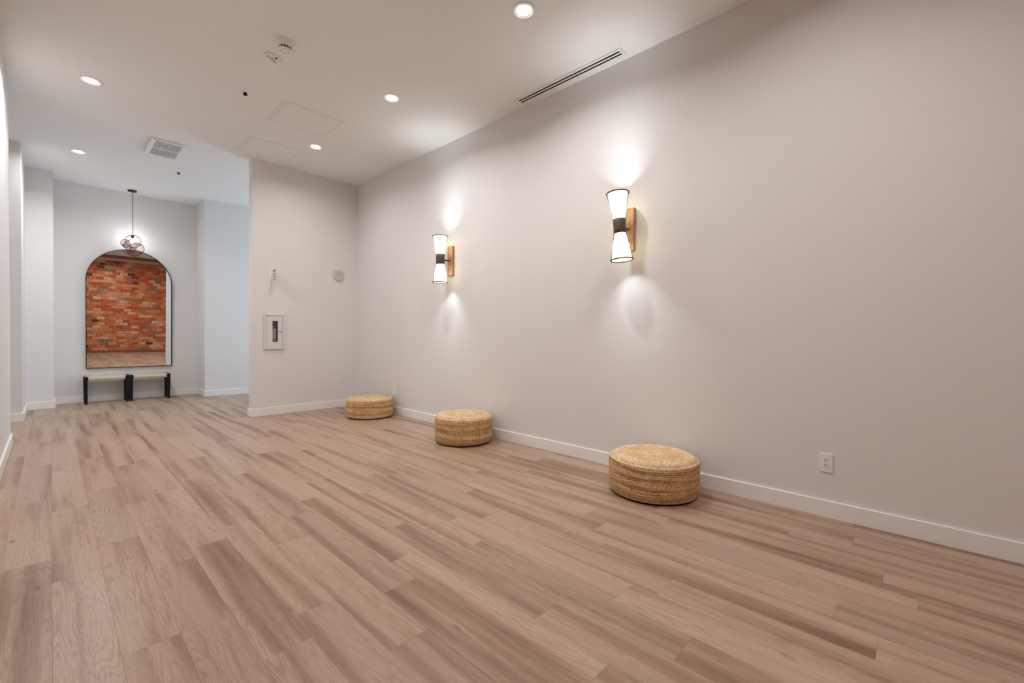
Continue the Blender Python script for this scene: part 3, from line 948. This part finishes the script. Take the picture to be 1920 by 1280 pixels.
stool('left black stool with cream woven cord seat under the mirror', 0.345, 0.862, 9.225, 9.520, 0.418)
stool('right black stool with cream woven cord seat under the mirror', 0.868, 1.385, 9.225, 9.520, 0.418)

# ------------------------------------------------------------------ extinguisher cabinet, extinguisher, sign, speaker
CX0, CX1, CZ0, CZ1 = 1.957, 2.209, 0.890, 1.365
cab = thing('extinguisher_cabinet', 'white recessed fire extinguisher cabinet with a narrow dark window', 'cabinet', ((CX0 + CX1) / 2, YP, CZ0))
w, hgt = (CX1 - CX0) / 2, CZ1 - CZ0
e = 0.022
link('frame', boxes([(-w, -w + e, -0.026, 0, 0, hgt), (w - e, w, -0.026, 0, 0, hgt), (-w + e, w - e, -0.026, 0, 0, e), (-w + e, w - e, -0.026, 0, hgt - e, hgt)], bev=0.003), CABGREY, cab)
bx = RX0 - (CX0 + CX1) / 2, RX1 - (CX0 + CX1) / 2, RZ0 - CZ0, RZ1 - CZ0
link('box', boxes([(bx[0], bx[0] + 0.002, 0, 0.100, bx[2], bx[3]), (bx[1] - 0.002, bx[1], 0, 0.100, bx[2], bx[3]), (bx[0] + 0.002, bx[1] - 0.002, 0, 0.100, bx[2], bx[2] + 0.002),
                   (bx[0] + 0.002, bx[1] - 0.002, 0, 0.100, bx[3] - 0.002, bx[3]), (bx[0] + 0.002, bx[1] - 0.002, 0.098, 0.100, bx[2] + 0.002, bx[3] - 0.002)]), plain('cabinet_inside', (0.05, 0.042, 0.036), 0.7), cab)
# door with the window cut out
wx0, wx1, wz0, wz1 = -0.021, 0.047, 0.098, 0.382
dx, dz0, dz1 = w - e - 0.002, e + 0.002, hgt - e - 0.002
door = link('door', boxes([(-dx, wx0, -0.019, -0.007, dz0, dz1), (wx1, dx, -0.019, -0.007, dz0, dz1), (wx0, wx1, -0.019, -0.007, dz0, wz0), (wx0, wx1, -0.019, -0.007, wz1, dz1)]), CABGREY, cab)
link('pane', boxes([(wx0, wx1, -0.014, -0.011, wz0, wz1)]), CABGLASS, door)['label'] = 'narrow upright window'
lt = link('latch', boxes([(0.064, 0.096, -0.024, -0.018, 0.228, 0.252)], bev=0.002), CHROME, door)
link('keyhole', boxes([(0.066, 0.074, -0.0255, -0.0235, 0.231, 0.249)]), BLACK, lt)
ext = thing('fire_extinguisher', 'red fire extinguisher with white label inside the wall cabinet', 'extinguisher', (2.086, YP + 0.050, RZ0 + 0.0025))
link('body', lathe([(0.040, 0), (0.044, 0.005), (0.044, 0.276), (0.036, 0.292), (0.016, 0.304), (0.014, 0.325)], 36), RED, ext, True)
link('label_sheet', lathe([(0.0446, 0.124), (0.0446, 0.260)], 36, False, False), LABELW, ext, True)
link('label_sheet', lathe([(0.0446, 0.086), (0.0446, 0.118)], 36, False, False), LABELY, ext, True)
link('valve', boxes([(-0.012, 0.012, -0.012, 0.012, 0.322, 0.352), (-0.018, 0.030, -0.008, 0.008, 0.345, 0.356)], bev=0.002), BLACK, ext)
link('gauge', lathe([(0.011, 0), (0.011, 0.008)], 20), CHROME, ext, True, (0, -0.012, 0.336), (PI / 2, 0, 0))

# projecting sign above the cabinet
sg = thing('flag_sign', 'small white sign projecting from the partition above the cabinet', 'sign', (2.064, YP, 1.81))
link('flange', boxes([(-0.030, -0.001, -0.003, 0, 0, 0.155)]), WHITE, sg)
V = [(0, 0, 0.155), (0, -0.160, 0.155), (0, -0.160, 0.0), (0, -0.030, 0.0), (0, -0.004, -0.150), (0, 0, -0.150)]
V = [(x - 0.0012, y, z) for x, y, z in V] + [(x + 0.0012, y, z) for x, y, z in V]
Fc = [tuple(range(6)), tuple(range(11, 5, -1))] + [((i + 1) % 6, i, 6 + i, 6 + (i + 1) % 6) for i in range(6)]
pl = link('plate', pyme(V, Fc), WHITE, sg)
ink = [(-0.145, -0.115, 0.118, 0.146), (-0.105, -0.070, 0.120, 0.142), (-0.062, -0.036, 0.118, 0.146),
       (-0.142, -0.128, 0.062, 0.108), (-0.092, -0.078, 0.060, 0.106), (-0.058, -0.046, 0.062, 0.108), (-0.142, -0.046, 0.050, 0.058),
       (-0.135, -0.060, 0.030, 0.042), (-0.110, -0.040, 0.010, 0.022)]
link('printed_marks', boxes([(-0.0020, -0.0013, a_, b_, c_, d_) for a_, b_, c_, d_ in ink]), SIGNINK, sg)

# round speaker
sp = thing('wall_speaker', 'round pale wall speaker high on the partition wall', 'speaker', (2.978, YP, 1.982), (PI / 2, 0, 0))
link('housing', lathe([(0.082, 0), (0.082, 0.018), (0.077, 0.024), (0.070, 0.025)], 56, True, False), SPKW, sp, True)
link('grille', lathe([(0.070, 0.0248), (0.048, 0.0265), (0.044, 0.0245)], 56, False, True), GREYW, sp, True)
link('ring', torus(0.040, 0.003, 40, 8), SPKW, sp, True, (0, 0, 0.0265))
link('dome', lathe([(0.012, 0.0235), (0.010, 0.0290), (0.003, 0.031)], 24), GREYW, sp, True)


# ------------------------------------------------------------------ outlets
def outlet(y, z, label):
    t = thing('wall_outlet', label, 'outlet', (XW, y, z), (0, 0, 0), 'white duplex wall outlets')
    link('plate', boxes([(-0.006, 0, -0.0345, 0.0345, -0.0575, 0.0575)], bev=0.0022), WHITE, t)
    ins_ = link('insert', boxes([(-0.0080, -0.005, -0.0165, 0.0165, -0.0335, 0.0335)], bev=0.0010, seg=1), WHITE, t)
    for zc in (0.0165, -0.0165):
        link('slot', boxes([(-0.0086, -0.0078, -0.0090, -0.0060, zc + 0.000, zc + 0.009)]), BLACK, ins_)
        link('slot', boxes([(-0.0086, -0.0078, 0.0055, 0.0085, zc - 0.001, zc + 0.009)]), BLACK, ins_)
        link('slot', boxes([(-0.0086, -0.0078, -0.0025, 0.0025, zc - 0.010, zc - 0.005)], bev=0.0003, seg=1), BLACK, ins_)
    return t


outlet(0.440, 0.334, 'white duplex outlet low on the wall right of the nearest pouf')
outlet(5.350, 0.328, 'white duplex outlet low on the wall just behind the farthest pouf')
